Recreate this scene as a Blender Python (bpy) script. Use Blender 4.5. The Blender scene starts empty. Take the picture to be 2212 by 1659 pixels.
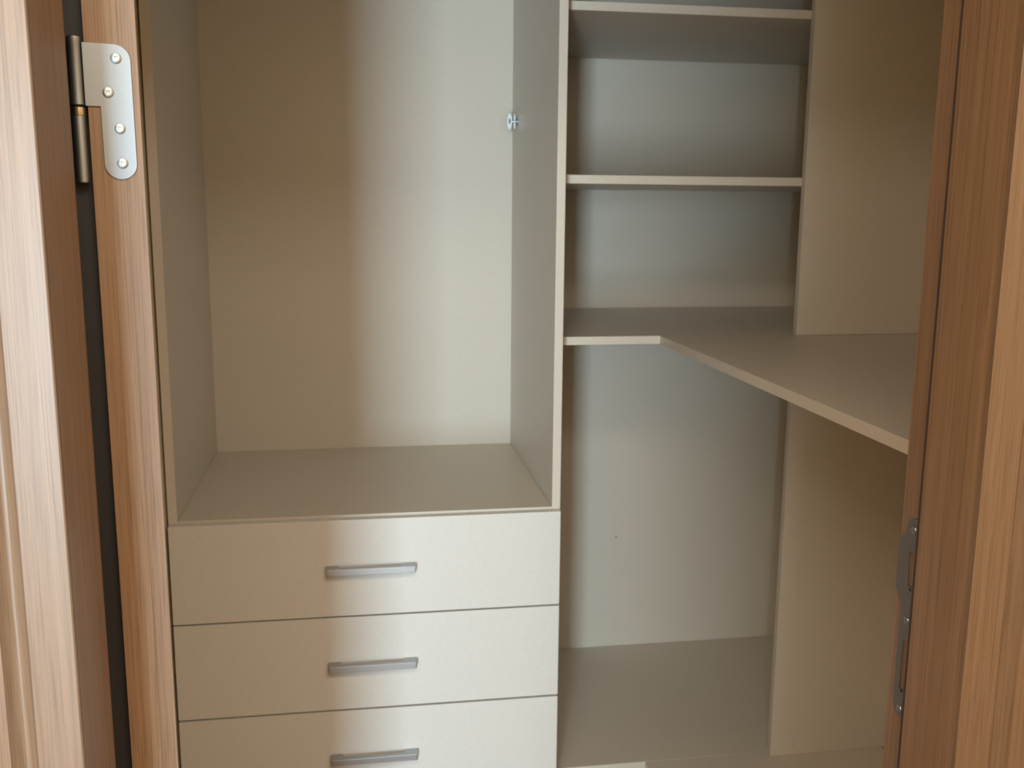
import bpy, bmesh, math, random
from mathutils import Vector, Matrix
from mathutils.geometry import tessellate_polygon

S = bpy.context.scene
C = S.collection
random.seed(4)

# ------------------------------------------------------------------ camera, light, exposure
CAM_Z = 1.387
cam = bpy.data.cameras.new('camera')
cam_ob = bpy.data.objects.new('camera', cam)
C.objects.link(cam_ob)
R_ = Vector((0.98782604, -0.15537841, 0.00756759))
U_ = Vector((0.02007216, 0.17554774, 0.98426628))
F_ = Vector((0.15426221, 0.97213196, -0.17652937))
M = Matrix((R_, U_, -F_)).transposed().to_4x4()
M.translation = Vector((0, 0, CAM_Z))
cam_ob.matrix_world = M
cam.sensor_width = 36.0
cam.lens = 36.0 * 2101.27 / 2212.0
cam.clip_start = 0.02
cam.dof.use_dof = True
cam.dof.focus_distance = 1.0
cam.dof.aperture_fstop = 12.0
S.camera = cam_ob

w = bpy.data.worlds.new('world')
S.world = w
w.use_nodes = True
w.node_tree.nodes['Background'].inputs[0].default_value = (0.75, 0.85, 1.0, 1)
w.node_tree.nodes['Background'].inputs[1].default_value = 0.6

WX0, WX1, WZ0, WZ1, WY = -1.28, -0.49, 0.10, 1.95, -3.0      # balcony window behind the viewer
la = bpy.data.lights.new('window_daylight', 'AREA')
la.shape = 'RECTANGLE'
la.size = WX1 - WX0
la.size_y = WZ1 - WZ0
la.energy = 345
la.color = (0.68, 0.885, 1.0)
lo = bpy.data.objects.new('window_daylight', la)
C.objects.link(lo)
lo.location = ((WX0 + WX1) / 2, WY - 0.14, (WZ0 + WZ1) / 2)
lo.rotation_euler = Vector((0, 1, 0)).to_track_quat('-Z', 'Z').to_euler()

lb = bpy.data.lights.new('warm_fill', 'AREA')               # added warm fill under the ceiling, stands in for ambient light
lb.shape = 'RECTANGLE'
lb.size = 2.6
lb.size_y = 0.5
lb.energy = 66
lb.color = (1.0, 0.91, 0.79)
lbo = bpy.data.objects.new('warm_fill', lb)
C.objects.link(lbo)
lbo.location = (-0.15, -0.60, 2.56)

vs = S.view_settings
vs.view_transform = 'Standard'
vs.look = 'None'
vs.gamma = 1.0
vs.use_curve_mapping = False
vs.exposure = 0.0


# ------------------------------------------------------------------ materials
def nodes(name):
    m = bpy.data.materials.new(name)
    m.use_nodes = True
    nt = m.node_tree
    return m, nt, nt.nodes['Principled BSDF']


def melamine(name, col, rough=0.42):
    m, nt, b = nodes(name)
    tc = nt.nodes.new('ShaderNodeTexCoord')
    n = nt.nodes.new('ShaderNodeTexNoise')
    n.inputs['Scale'].default_value = 420
    n.inputs['Detail'].default_value = 3
    nt.links.new(tc.outputs['Object'], n.inputs['Vector'])
    r = nt.nodes.new('ShaderNodeValToRGB')
    r.color_ramp.elements[0].position = 0.3
    r.color_ramp.elements[1].position = 0.7
    r.color_ramp.elements[0].color = (*[c * 0.95 for c in col], 1)
    r.color_ramp.elements[1].color = (*[min(1, c * 1.04) for c in col], 1)
    nt.links.new(n.outputs['Fac'], r.inputs['Fac'])
    nt.links.new(r.outputs['Color'], b.inputs['Base Color'])
    bp = nt.nodes.new('ShaderNodeBump')
    bp.inputs['Strength'].default_value = 0.06
    bp.inputs['Distance'].default_value = 0.0004
    nt.links.new(n.outputs['Fac'], bp.inputs['Height'])
    nt.links.new(bp.outputs['Normal'], b.inputs['Normal'])
    b.inputs['Roughness'].default_value = rough
    return m


def veneer(name, dark, mid, light, rough=0.4, spec=0.5):
    """straight vertical grain: noise stretched along Z, plus fine dark pores"""
    m, nt, b = nodes(name)
    tc = nt.nodes.new('ShaderNodeTexCoord')
    mp = nt.nodes.new('ShaderNodeMapping')
    mp.inputs['Scale'].default_value = (190, 190, 1.1)
    nt.links.new(tc.outputs['Object'], mp.inputs['Vector'])
    n = nt.nodes.new('ShaderNodeTexNoise')
    n.inputs['Scale'].default_value = 1.0
    n.inputs['Detail'].default_value = 5
    n.inputs['Roughness'].default_value = 0.62
    nt.links.new(mp.outputs[0], n.inputs['Vector'])
    r = nt.nodes.new('ShaderNodeValToRGB')
    e = r.color_ramp.elements
    e[0].position = 0.28
    e[0].color = (*dark, 1)
    e[1].position = 0.72
    e[1].color = (*light, 1)
    k = e.new(0.5)
    k.color = (*mid, 1)
    nt.links.new(n.outputs['Fac'], r.inputs['Fac'])
    mp2 = nt.nodes.new('ShaderNodeMapping')
    mp2.inputs['Scale'].default_value = (900, 900, 14)
    nt.links.new(tc.outputs['Object'], mp2.inputs['Vector'])
    n2 = nt.nodes.new('ShaderNodeTexNoise')
    n2.inputs['Scale'].default_value = 1.0
    n2.inputs['Detail'].default_value = 2
    nt.links.new(mp2.outputs[0], n2.inputs['Vector'])
    r2 = nt.nodes.new('ShaderNodeValToRGB')
    r2.color_ramp.elements[0].position = 0.30
    r2.color_ramp.elements[0].color = (0.72, 0.68, 0.64, 1)
    r2.color_ramp.elements[1].position = 0.52
    r2.color_ramp.elements[1].color = (1, 1, 1, 1)
    nt.links.new(n2.outputs['Fac'], r2.inputs['Fac'])
    mx = nt.nodes.new('ShaderNodeMix')
    mx.data_type = 'RGBA'
    mx.blend_type = 'MULTIPLY'
    mx.inputs['Factor'].default_value = 1
    nt.links.new(r.outputs['Color'], mx.inputs[6])
    nt.links.new(r2.outputs['Color'], mx.inputs[7])
    nt.links.new(mx.outputs[2], b.inputs['Base Color'])
    bp = nt.nodes.new('ShaderNodeBump')
    bp.inputs['Strength'].default_value = 0.15
    bp.inputs['Distance'].default_value = 0.0004
    nt.links.new(n2.outputs['Fac'], bp.inputs['Height'])
    nt.links.new(bp.outputs['Normal'], b.inputs['Normal'])
    b.inputs['Roughness'].default_value = rough
    b.inputs['Specular IOR Level'].default_value = spec
    return m


def metal(name, col, rough, metallic=1.0, scale=500):
    m, nt, b = nodes(name)
    tc = nt.nodes.new('ShaderNodeTexCoord')
    n = nt.nodes.new('ShaderNodeTexNoise')
    n.inputs['Scale'].default_value = scale
    n.inputs['Detail'].default_value = 3
    nt.links.new(tc.outputs['Object'], n.inputs['Vector'])
    mr = nt.nodes.new('ShaderNodeMapRange')
    mr.inputs['To Min'].default_value = rough - 0.06
    mr.inputs['To Max'].default_value = rough + 0.06
    nt.links.new(n.outputs['Fac'], mr.inputs['Value'])
    nt.links.new(mr.outputs[0], b.inputs['Roughness'])
    b.inputs['Base Color'].default_value = (*col, 1)
    b.inputs['Metallic'].default_value = metallic
    return m


def plain(name, col, rough=0.8, scale=30, var=0.05):
    m, nt, b = nodes(name)
    tc = nt.nodes.new('ShaderNodeTexCoord')
    n = nt.nodes.new('ShaderNodeTexNoise')
    n.inputs['Scale'].default_value = scale
    nt.links.new(tc.outputs['Object'], n.inputs['Vector'])
    r = nt.nodes.new('ShaderNodeValToRGB')
    r.color_ramp.elements[0].color = (*[c * (1 - var) for c in col], 1)
    r.color_ramp.elements[1].color = (*[min(1, c * (1 + var)) for c in col], 1)
    nt.links.new(n.outputs['Fac'], r.inputs['Fac'])
    nt.links.new(r.outputs['Color'], b.inputs['Base Color'])
    b.inputs['Roughness'].default_value = rough
    return m


BEIGE = melamine('beige_melamine', (0.645, 0.59, 0.51))
FRONT = melamine('cream_front_melamine', (0.70, 0.685, 0.645))
WALNUT = veneer('walnut_veneer', (0.165, 0.100, 0.057), (0.217, 0.133, 0.077), (0.262, 0.162, 0.094))
CASING = veneer('casing_veneer', (0.142, 0.092, 0.058), (0.164, 0.107, 0.068), (0.184, 0.120, 0.077))
LIPPING = veneer('lipping_veneer', (0.15, 0.088, 0.050), (0.18, 0.108, 0.064), (0.21, 0.128, 0.077))
STEEL = metal('satin_steel', (0.25, 0.28, 0.31), 0.5)
BARREL = metal('barrel_steel', (0.30, 0.335, 0.37), 0.46)
ZINC = metal('bright_zinc', (0.44, 0.50, 0.53), 0.4)
BRASS = metal('aged_brass', (0.58, 0.53, 0.43), 0.3)
ALU = metal('brushed_aluminium', (0.42, 0.43, 0.44), 0.45)
DULL = metal('dull_dark_zinc', (0.28, 0.27, 0.27), 0.5)
SEAL = plain('brown_rubber_seal', (0.045, 0.032, 0.027), 0.7)
GAP_DARK = plain('gap_shade_black', (0.016, 0.017, 0.019), 0.6)  # near black that stands for the shade inside the hinge gap
HOLE = plain('dark_hole', (0.02, 0.015, 0.012), 0.9)
PLASTER = plain('warm_plaster', (0.84, 0.72, 0.54), 0.9)
PARQUET = veneer('oak_floor', (0.34, 0.20, 0.10), (0.40, 0.24, 0.12), (0.45, 0.28, 0.15), 0.35)
WHITE = plain('white_paint', (0.8, 0.8, 0.78), 0.5)


# ------------------------------------------------------------------ mesh helpers
def link(name, verts, faces, m, parent=None, bevel=0.0, seg=2, smooth=False):
    """world-space geometry becomes ONE object whose origin is its base centre"""
    bm = bmesh.new()
    vv = [bm.verts.new(v) for v in verts]
    for f in faces:
        try:
            bm.faces.new([vv[i] for i in f])
        except ValueError:
            pass
    bmesh.ops.remove_doubles(bm, verts=bm.verts, dist=1e-6)
    bmesh.ops.recalc_face_normals(bm, faces=bm.faces)
    if bevel:
        ed = [e for e in bm.edges if len(e.link_faces) == 2 and e.calc_face_angle(0) > 0.6]
        bmesh.ops.bevel(bm, geom=ed, offset=bevel, segments=seg, affect='EDGES', profile=0.5)
    xs = [v.co for v in bm.verts]
    lo_ = Vector((min(c.x for c in xs), min(c.y for c in xs), min(c.z for c in xs)))
    hi_ = Vector((max(c.x for c in xs), max(c.y for c in xs), max(c.z for c in xs)))
    o0 = Vector(((lo_.x + hi_.x) / 2, (lo_.y + hi_.y) / 2, lo_.z))
    for v in bm.verts:
        v.co -= o0
    me = bpy.data.meshes.new(name)
    bm.to_mesh(me)
    bm.free()
    if smooth:
        me.polygons.foreach_set('use_smooth', [True] * len(me.polygons))
        me.set_sharp_from_angle(angle=math.radians(35))
    me.materials.append(m)
    ob = bpy.data.objects.new(name, me)
    C.objects.link(ob)
    place(ob, o0, parent)
    return ob


def origin(o):
    v = Vector(o.location)
    while o.parent:
        o = o.parent
        v += o.location
    return v


def place(ob, p, parent):
    if parent:
        ob.parent = parent
        ob.location = p - origin(parent)
    else:
        ob.location = p


def boxes(*bs):
    V, F = [], []
    for (x0, x1, y0, y1, z0, z1) in bs:
        k = len(V)
        V += [(x0, y0, z0), (x1, y0, z0), (x1, y1, z0), (x0, y1, z0), (x0, y0, z1), (x1, y0, z1), (x1, y1, z1), (x0, y1, z1)]
        F += [tuple(k + i for i in f) for f in ((3, 2, 1, 0), (4, 5, 6, 7), (0, 1, 5, 4), (1, 2, 6, 5), (2, 3, 7, 6), (3, 0, 4, 7))]
    return V, F


def box(name, b, m, parent=None, bevel=0.0008):
    V, F = boxes(b)
    return link(name, V, F, m, parent, bevel)


def extrude(outline, holes, o, u, v, n, depth):
    """plate: outline and holes as (a, b) pairs in the plane o + a*u + b*v, thickened along n"""
    o, u, v, n = Vector(o), Vector(u), Vector(v), Vector(n)
    loops = [outline] + list(holes)
    flat = [p for lp in loops for p in lp]
    N = len(flat)
    V = [o + u * a + v * b for a, b in flat] + [o + u * a + v * b + n * depth for a, b in flat]
    tris = tessellate_polygon([[Vector((a, b, 0)) for a, b in lp] for lp in loops])
    F = []
    if holes:
        for t in tris:
            F.append(tuple(t))
            F.append(tuple(N + i for i in reversed(t)))
    else:
        F.append(tuple(range(N)))
        F.append(tuple(N + i for i in reversed(range(N))))
    k = 0
    for lp in loops:
        L = len(lp)
        for i in range(L):
            j = (i + 1) % L
            F.append((k + i, k + j, N + k + j, N + k + i))
        k += L
    return V, F


def prism(name, pts, z0, z1, m, parent=None, bevel=0.0, smooth=False):
    V, F = extrude(pts, [], (0, 0, z0), (1, 0, 0), (0, 1, 0), (0, 0, 1), z1 - z0)
    return link(name, V, F, m, parent, bevel, smooth=smooth)


def lathe(prof, o, axis, n=24):
    """prof: (radius, height) pairs along axis from o"""
    o, ax = Vector(o), Vector(axis).normalized()
    s = ax.orthogonal().normalized()
    t = ax.cross(s)
    V, F = [], []
    for r, h in prof:
        for i in range(n):
            a = 2 * math.pi * i / n
            V.append(o + ax * h + (s * math.cos(a) + t * math.sin(a)) * max(r, 1e-5))
    P = len(prof)
    for k in range(P - 1):
        for i in range(n):
            j = (i + 1) % n
            F.append((k * n + i, k * n + j, (k + 1) * n + j, (k + 1) * n + i))
    F.append(tuple(range(n)))
    F.append(tuple((P - 1) * n + i for i in range(n)))
    return V, F


def thing(name, loc, label, cat, group=None):
    o = bpy.data.objects.new(name, None)
    o.empty_display_size = 0.1
    C.objects.link(o)
    o.location = loc
    o['label'] = label
    o['category'] = cat
    if group:
        o['group'] = group
    return o


def struct(o, label=None):
    o['kind'] = 'structure'
    if label:
        o['label'] = label
    return o


# ------------------------------------------------------------------ room shell
T = 0.018                                   # board thickness
CEIL = 2.60
XL, XR = -0.3895, 1.252                      # closet side walls
YB = 2.676                                  # closet back wall
JX0, JX1 = -0.206, 0.498                    # door stops
RX0, RX1 = -0.218, 0.510                    # door rebates
HEAD = 2.06

RL, RR = -2.3, 2.0                          # the room in front
struct(box('floor', (RL - .1, RR + .1, WY - .2, YB + .1, -0.1, 0.0), PARQUET, bevel=0), 'brown wooden floor')
struct(box('ceiling', (RL - .1, RR + .1, WY - .2, YB + .1, CEIL, CEIL + .1), PLASTER, bevel=0), 'pale plaster ceiling')
struct(box('wall_left', (XL - .1, XL, 0.82, YB, 0, CEIL), PLASTER, bevel=0), 'plaster wall left of the wardrobe')
struct(box('wall_right', (XR, XR + .1, 0.82, YB, 0, CEIL), PLASTER, bevel=0), 'plaster wall right of the worktop')
struct(box('wall_back', (XL - .1, XR + .1, YB, YB + .1, 0, CEIL), PLASTER, bevel=0), 'plaster wall behind the shelves')
V, F = boxes((RL - .1, -0.2345, 0.7156, 0.82, 0, CEIL), (0.5265, RR + .1, 0.7156, 0.82, 0, CEIL), (-0.2345, 0.5265, 0.7156, 0.82, HEAD + .04, CEIL))
struct(link('wall_front', V, F, PLASTER), 'plaster wall around the doorway')
struct(box('wall_room_left', (RL - .1, RL, WY, 0.715, 0, CEIL), PLASTER, bevel=0), 'plaster wall of the room in front')
struct(box('wall_room_right', (RR, RR + .1, WY, 0.715, 0, CEIL), PLASTER, bevel=0), 'plaster wall of the room in front')
V, F = boxes((RL - .1, WX0, WY - .12, WY, 0, CEIL), (WX1, RR + .1, WY - .12, WY, 0, CEIL),
             (WX0, WX1, WY - .12, WY, 0, WZ0), (WX0, WX1, WY - .12, WY, WZ1, CEIL))
struct(link('wall_room_back', V, F, PLASTER), 'plaster wall with a tall window')
V, F = boxes((WX0 - .05, WX0, WY, WY + .02, WZ0 - .05, WZ1 + .05), (WX1, WX1 + .05, WY, WY + .02, WZ0 - .05, WZ1 + .05),
             (WX0, WX1, WY, WY + .02, WZ1, WZ1 + .05), (WX0, WX1, WY, WY + .02, WZ0 - .05, WZ0))
struct(link('window_1', V, F, WHITE), 'white frame of a tall window')


V, F = boxes((RL, -0.63, -1.10, -1.0, 0, CEIL), (-0.33, RR, -1.10, -1.0, 0, CEIL), (-0.63, -0.33, -1.10, -1.0, 2.1, CEIL))  # unseen screen wall, added to cut the daylight down to a narrow beam
struct(link('wall_beam_mask', V, F, PLASTER), 'added unseen plaster wall, its narrow opening shapes the window light')


# ------------------------------------------------------------------ door frame
def casing_profile(x0, s):
    """from the opening edge outwards: flat, hollow groove, flat, rounded outer edge"""
    p = [(0.0290, 0.7154), (0.0290, 0.7003), (0.0, 0.7003), (0.0, 0.6960), (0.0010, 0.695)]
    p += [(0.031, 0.695)]
    for i in range(1, 10):
        t = i / 9
        p.append((0.031 + 0.019 * t, 0.695 + 0.0085 * math.sin(math.pi * t) ** 0.7))
    p += [(0.082, 0.695), (0.086, 0.6965), (0.088, 0.700), (0.088, 0.7154)]
    return [(x0 + s * a, y) for a, y in p]


def frame_side(name, jx, rx, s, label):
    """s = -1: jamb on the left of the opening, +1: on the right"""
    o = jx + s * 0.028
    j = prism(name, [(jx, 0.7006), (jx, 0.7765), (jx + s * .0008, 0.7775), (rx, 0.7775), (rx, 0.8240), (rx + s * .002, 0.826), (o, 0.826), (o, 0.7006)],
              0, HEAD, WALNUT)
    struct(j, label)
    c = prism('casing', casing_profile(jx, s), 0, HEAD + 0.088, CASING, j, smooth=True)
    c['label'] = 'grooved casing in lighter wood'
    sx = jx + s * 0.0053
    V, F = lathe([(0.0034, 0), (0.0034, HEAD - 0.01)], (sx, 0.7822, 0.0), (0, 0, 1), 12)
    g = link('weather_seal', V, F, SEAL, j, smooth=True)
    g['label'] = 'dark rubber seal along the rebate'
    return j


trim_l = frame_side('trim_1', JX0, RX0, -1, 'walnut wood door jamb on the hinge side')
trim_r = frame_side('trim_2', JX1, RX1, 1, 'walnut wood door jamb with the strike plate')
V, F = boxes((JX0 - .04, JX1 + .04, 0.697, 0.7775, HEAD, HEAD + .04), (JX0 - .04, JX1 + .04, 0.7775, 0.826, HEAD + .012, HEAD + .04))
head = struct(link('trim_3', V, F, WALNUT), 'walnut wood door head')
c = box('casing', (JX0 - .088, JX1 + .088, 0.695, 0.715, HEAD + .04, HEAD + .13), CASING, head)

# ---- strike plate on the right rebate (in the plane x = RX1)
K = [(.785, 1.106), (.800, 1.1062), (.8062, 1.1045), (.8105, 1.1005), (.8128, 1.0957), (.8135, 1.0865), (.8165, 1.0855), (.8205, 1.0840), (.8232, 1.0805),
     (.8239, 1.0770), (.8239, 1.0330), (.8225, 1.0275), (.8190, 1.0250), (.8141, 1.0225), (.8130, 1.0180), (.8130, .9240), (.8120, .9170),
     (.8085, .9108), (.8040, .9080), (.7960, .9060), (.785, .9055)]
h1 = [(.7885, 1.0394), (.8042, 1.0394), (.8052, 1.0715), (.7885, 1.0750)]
h2 = [(.7885, .9365), (.8042, .9346), (.8040, .9850), (.7885, .9862)]
V, F = extrude(K, [h1, h2], (RX1, 0, 0), (0, 1, 0), (0, 0, 1), (-1, 0, 0), 0.0016)
strike = link('strike_plate', V, F, DULL, trim_r)
strike['label'] = 'dull grey metal strike plate with two slots'


def screw(o, axis, r, parent, m=ZINC):
    """pan head with a square driver socket"""
    V, F = lathe([(r, -0.0004), (r, 0.0006), (r * .92, 0.0012), (r * .62, 0.0017)], o, axis, 20)
    V = list(V)
    F = F[:-1]                                   # leave the crown open for the socket
    ax = Vector(axis).normalized()
    up = Vector((0, 0, 1))
    sd = ax.cross(up)
    o = Vector(o)
    k, top = len(V), 3 * 20
    q = r * .34
    c = [(1, 1), (-1, 1), (-1, -1), (1, -1)]
    V += [o + ax * 0.00172 + (sd * a + up * b) * q for a, b in c]
    V += [o + ax * 0.0002 + (sd * a + up * b) * q * .85 for a, b in c]
    ring = [V[top + n] - o for n in range(20)]
    ang = lambda v: math.atan2(v.dot(up), v.dot(sd))
    order = sorted(range(20), key=lambda n: ang(ring[n]))
    ca = sorted(range(4), key=lambda n: ang(V[k + n] - o))
    near = lambda n: min(range(4), key=lambda t: abs((ang(ring[n]) - ang(V[k + t] - o) + math.pi) % (2 * math.pi) - math.pi))
    for a in range(20):
        n0, n1 = order[a], order[(a + 1) % 20]
        c0, c1 = near(n0), near(n1)
        F.append((top + n0, top + n1, k + c0))
        if c0 != c1:
            F.append((top + n1, k + c1, k + c0))
    for a in range(4):
        b = (a + 1) % 4
        F.append((k + a, k + b, k + 4 + b, k + 4 + a))
    F.append((k + 4, k + 5, k + 6, k + 7))
    sc = link('screw', V, F, m, parent)
    return sc


for (y, z) in ((.8002, 1.0952), (.8004, 1.0057), (.8003, .9154)):
    screw((RX1 - .0016, y, z), (-1, 0, 0), 0.0036, strike)
for (y, z) in ((.7995, 1.0368), (.7999, .9338)):
    V, F = lathe([(0.0016, 0), (0.0014, 0.0003)], (RX1 - .0016, y, z), (-1, 0, 0), 12)
    link('screw_hole', V, F, HOLE, strike)

# ------------------------------------------------------------------ open door with its flag hinge
AL = math.radians(13)
DA = Vector((-.2071, .834, 0))
DE = Vector((math.cos(AL), math.sin(AL), 0))       # across the hinge edge
DN = Vector((-math.sin(AL), math.cos(AL), 0))      # along the leaf, into the closet
Z3 = Vector((0, 0, 1))


def door_slab(u0, u1, v0, v1, z0, z1):
    V = []
    for z in (z0, z1):
        for (u, v) in ((u0, v0), (u1, v0), (u1, v1), (u0, v1)):
            V.append(DA + DE * u + DN * v + Z3 * z)
    return V, [(3, 2, 1, 0), (4, 5, 6, 7), (0, 1, 5, 4), (1, 2, 6, 5), (2, 3, 7, 6), (3, 0, 4, 7)]


DW = 0.66
V, F = door_slab(0, .0250, 0, DW, 0.008, HEAD)
door = struct(link('door_1', V, F, WALNUT, bevel=0.0002), 'wooden door standing open into the closet, hinge edge showing')
V, F = door_slab(.0250, .0386, 0.0, DW, 0.008, HEAD)
fp = link('edge_strip', V, F, LIPPING, door, bevel=0.0002)
gs_v, gs_f = door_slab(-.030, -.0002, .011, .014, 0.02, HEAD - .01)  # strip added so the open gap reads as dark as its shade
gs = link('gap_shade', gs_v, gs_f, GAP_DARK, door)
gs['label'] = 'added black strip standing in for the shade in the hinge gap'
fp['label'] = 'lighter wood strip along the door edge'


def arc(cx, cz, r, a0, a1, n):
    return [(cx + r * math.cos(math.radians(a0 + (a1 - a0) * i / n)), cz + r * math.sin(math.radians(a0 + (a1 - a0) * i / n))) for i in range(n + 1)]


def hinge_plate(dz, parent):
    P = [(-.0018, 1.5125 + dz)] + arc(.0214, 1.5005 + dz, .0120, 90, 0, 8) + arc(.0216, 1.4206 + dz, .0122, 0, -180, 16) + [(.0091, 1.4645 + dz), (-.0018, 1.4645 + dz)]
    V, F = extrude(P, [], DA, DE, Z3, -DN, 0.0016)
    h = link('hinge_plate', V, F, STEEL, parent, bevel=0.0003)
    h['label'] = 'satin steel hinge plate on the door edge'
    for (u, z) in ((.0226, 1.5018), (.0153, 1.4755), (.0225, 1.4480), (.0229, 1.4210)):
        p = DA + DE * u + Z3 * (z + dz) - DN * 0.0016
        sc = screw(p, -DN, 0.0041, h)
        sc['label'] = 'bright screw with a square recess'
    kx, ky = -.2145, .8352
    r = .0054
    V, F = lathe([(r * .8, 1.4650 + dz), (r, 1.4656 + dz), (r, 1.5120 + dz), (r * 1.06, 1.5130 + dz), (r * 1.06, 1.5165 + dz), (r * .75, 1.5178 + dz)], (kx, ky, 0), (0, 0, 1), 24)
    k = link('hinge_knuckle', V, F, BARREL, parent, smooth=True)
    k['label'] = 'round steel barrel of the hinge'
    return h


hinge_plate(0, door)
for dz in (0,):
    kx, ky, r = -.2145, .8352, .0052
    V, F = lathe([(r * .7, 1.4050), (r * .95, 1.4058), (r, 1.4090), (r, 1.4570)], (kx, ky, 0), (0, 0, 1), 24)
    k = link('hinge_knuckle', V, F, BARREL, trim_l, smooth=True)
    k['label'] = 'round steel lower barrel of the hinge'
    V, F = lathe([(r * 1.02, 1.4572), (r * 1.08, 1.4580), (r * 1.08, 1.4632), (r * .9, 1.4642)], (kx, ky, 0), (0, 0, 1), 24)
    k = link('hinge_ring', V, F, BRASS, trim_l, smooth=True)
    k['label'] = 'brassy ring between the hinge barrels'

# ------------------------------------------------------------------ wardrobe with open bay and drawers
PX0, PX1 = -0.3671, 0.3974                  # inner faces of its sides
FY, BYI = 1.950, 2.5274                     # front edge, face of the back panel
ZF = 0.7663                                 # bay floor
wd = thing('wardrobe', ((PX0 + PX1) / 2, 2.24, 0), 'tall beige wardrobe unit with an open bay above three drawers, facing the doorway', 'wardrobe')
box('side_panel', (PX0 - T, PX0, FY, BYI + T, 0, 2.30), BEIGE, wd)
box('side_panel', (PX1, PX1 + T, FY, BYI + T, 0, 2.30), BEIGE, wd)
box('back_panel', (PX0, PX1, BYI, BYI + T, 0.06, 2.30), BEIGE, wd, 0)
box('bay_floor', (PX0, PX1, FY + .0005, BYI, ZF - T, ZF), BEIGE, wd)
box('top_panel', (PX0, PX1, FY, BYI, 2.282, 2.30), BEIGE, wd)
box('plinth', (PX0, PX1, FY + .03, FY + .03 + T, 0, 0.10), BEIGE, wd)
box('base_panel', (PX0, PX1, FY, BYI, 0.10, 0.118), BEIGE, wd)

DX0, DX1 = PX0 - T + .002, PX1 + T - .0025
zt = (.7612, .5504, .3408)
zb = (.5540, .3451, .1300)
for i in range(3):
    fr = box('drawer', (DX0, DX1, FY - T, FY - .0005, zb[i], zt[i]), FRONT, wd, 0.0009)
    fr['label'] = ('topmost drawer front', 'middle drawer front', 'lowest drawer front')[i]
    zc = (.6577, .4466, .2370)[i]
    # angular bar handle: long front bar, thinner in the middle, a foot at each end
    xa, xb = -.0750, .1045
    yf, yb, yw = 1.9070, 1.9195, FY - T
    prof = [(xa, yf), (xb, yf), (xb + .0012, yf + .001), (xb + .0026, yb), (xb + .0026, yw - .004), (xb - .0010, yw), (xb - .0210, yw), (xb - .0250, yw - .006), (xb - .0275, yb),
            (xa + .0275, yb), (xa + .0250, yw - .006), (xa + .0210, yw), (xa + .0010, yw), (xa - .0026, yw - .004), (xa - .0026, yb), (xa - .0012, yf + .001)]
    h = prism('handle', prof, zc - .0067, zc + .0067, ALU, fr, bevel=0.0006)
    h['label'] = 'grey metal bar handle'

# rail bracket left over on the right side of the bay
bx, by, bz = PX1, 2.46, 1.6015
V, F = lathe([(.0105, 0), (.0105, .0010), (.0050, .0020), (.0045, .0130)], (bx, by, bz), (-1, 0, 0), 20)
V = list(V)


def oval(w_, h_, n=20, dx=0.0, dz=0.0):
    return [(dx + w_ * math.cos(2 * math.pi * i / n), dz + h_ * math.sin(2 * math.pi * i / n)) for i in range(n)]


for (dx_, hw, hh, iw, ih, iz, th) in ((-.0185, .0062, .0195, .0030, .0075, .001, .005), (-.0065, .0022, .0185, .0008, .0060, 0, .010)):
    a0 = len(V)
    V2, F2 = extrude(oval(hw, hh), [list(reversed(oval(iw, ih, 12, 0, iz)))], (bx + dx_, by - th / 2, bz), (1, 0, 0), (0, 0, 1), (0, 1, 0), th)
    V += V2
    F = F + [tuple(a0 + i for i in f) for f in F2]
rb = link('rail_bracket', V, F, ZINC, wd, smooth=True)
rb['label'] = 'small shiny metal clothes rail bracket'

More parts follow.
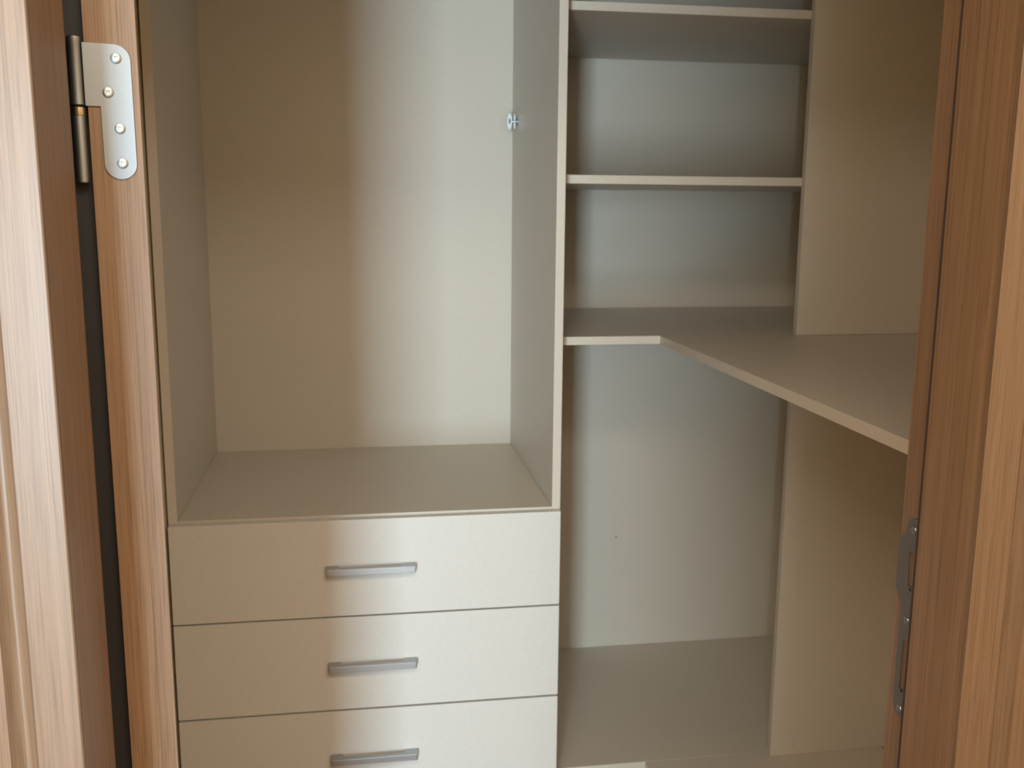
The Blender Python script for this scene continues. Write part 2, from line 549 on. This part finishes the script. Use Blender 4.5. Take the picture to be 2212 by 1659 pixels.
# ------------------------------------------------------------------ shelves in the corner above the worktop
SX0, SX1 = PX1 + T + .0006, 1.2440
NY = 2.6557                                 # face of the back panels
SY = 2.0335                                 # front edges
ZW = 1.1176                                 # worktop
ZB = 0.0998                                 # base boards
sh = thing('shelf_unit', ((SX0 + SX1) / 2, 2.35, ZW), 'beige open corner shelves above the worktop, right of the wardrobe', 'shelves')
box('back_panel', (SX0, SX1, NY, NY + T, ZW, 2.30), BEIGE, sh, 0)
box('side_panel', (SX1, SX1 + .0075, SY, NY, ZW, 2.30), BEIGE, sh, 0)
for i, (z, y) in enumerate(((1.4596, SY), (1.8052, SY), (2.1500, SY))):
    box('shelf', (SX0, SX1, y, NY, z - T, z), BEIGE, sh)
box('top_panel', (SX0, SX1, SY, NY, 2.30, 2.318), BEIGE, sh)

# L-shaped worktop
WE = 0.6500
wt = prism('worktop', [(SX0, NY + T), (SX0, 2.0372), (WE, 2.0372), (WE - .0005, 0.900), (XR - .0008, 0.900), (XR - .0008, NY + T)], ZW - T, ZW, BEIGE, bevel=0.0008)
wt['label'] = 'L-shaped beige worktop running from the back corner along the right wall'
wt['category'] = 'worktop'

# base below the worktop
bs = thing('base_unit', (0.95, 2.35, 0), 'beige open base below the worktop, with back panel and low bottom boards', 'cabinet')
bp_ = box('back_panel', (SX0, SX1, NY, NY + T, ZB, ZW - T - .0005), BEIGE, bs, 0)
V, F = lathe([(.0022, 0), (.0018, .0004)], (.7350, NY - .0001, .4410), (0, -1, 0), 10)
link('screw_hole', V, F, HOLE, bp_)
box('side_panel', (SX1, SX1 + .0075, 2.0363, NY, ZB, ZW - T - .0005), BEIGE, bs, 0)
box('bottom_board', (SX0, SX1, 2.0380, NY, ZB - T, ZB), BEIGE, bs, 0.001)
box('bottom_board', (WE, SX1, 0.90, 2.0370, ZB - T, ZB), BEIGE, bs, 0.001)
box('plinth', (SX0, WE + .03, 2.070, 2.088, 0, ZB - T), BEIGE, bs)
box('plinth', (WE + .03, WE + .048, 0.90, 2.088, 0, ZB - T), BEIGE, bs)

# dividers of the right-hand run
dx = 0.9560
du = box('divider_panel', (dx, XR - .001, 2.0150, 2.0330, ZW + .0003, 2.30), BEIGE)
du['label'] = 'tall beige divider panel standing on the worktop, at the right end of the shelves'
du['category'] = 'panel'
dl = box('divider_panel', (dx - .002, XR - .001, 2.0164, 2.0344, ZB + .0003, ZW - T - .0003), BEIGE)
dl['label'] = 'beige divider panel under the worktop, standing on the bottom board'
dl['category'] = 'panel'
for x in (1.0114, 1.2158):
    V, F = lathe([(.0055, -.0005), (.0055, .0004), (.0045, .0009)], (x, 2.0164, .1310), (0, -1, 0), 20)
    cp = link('screw_cap', V, F, BEIGE, dl, smooth=True)
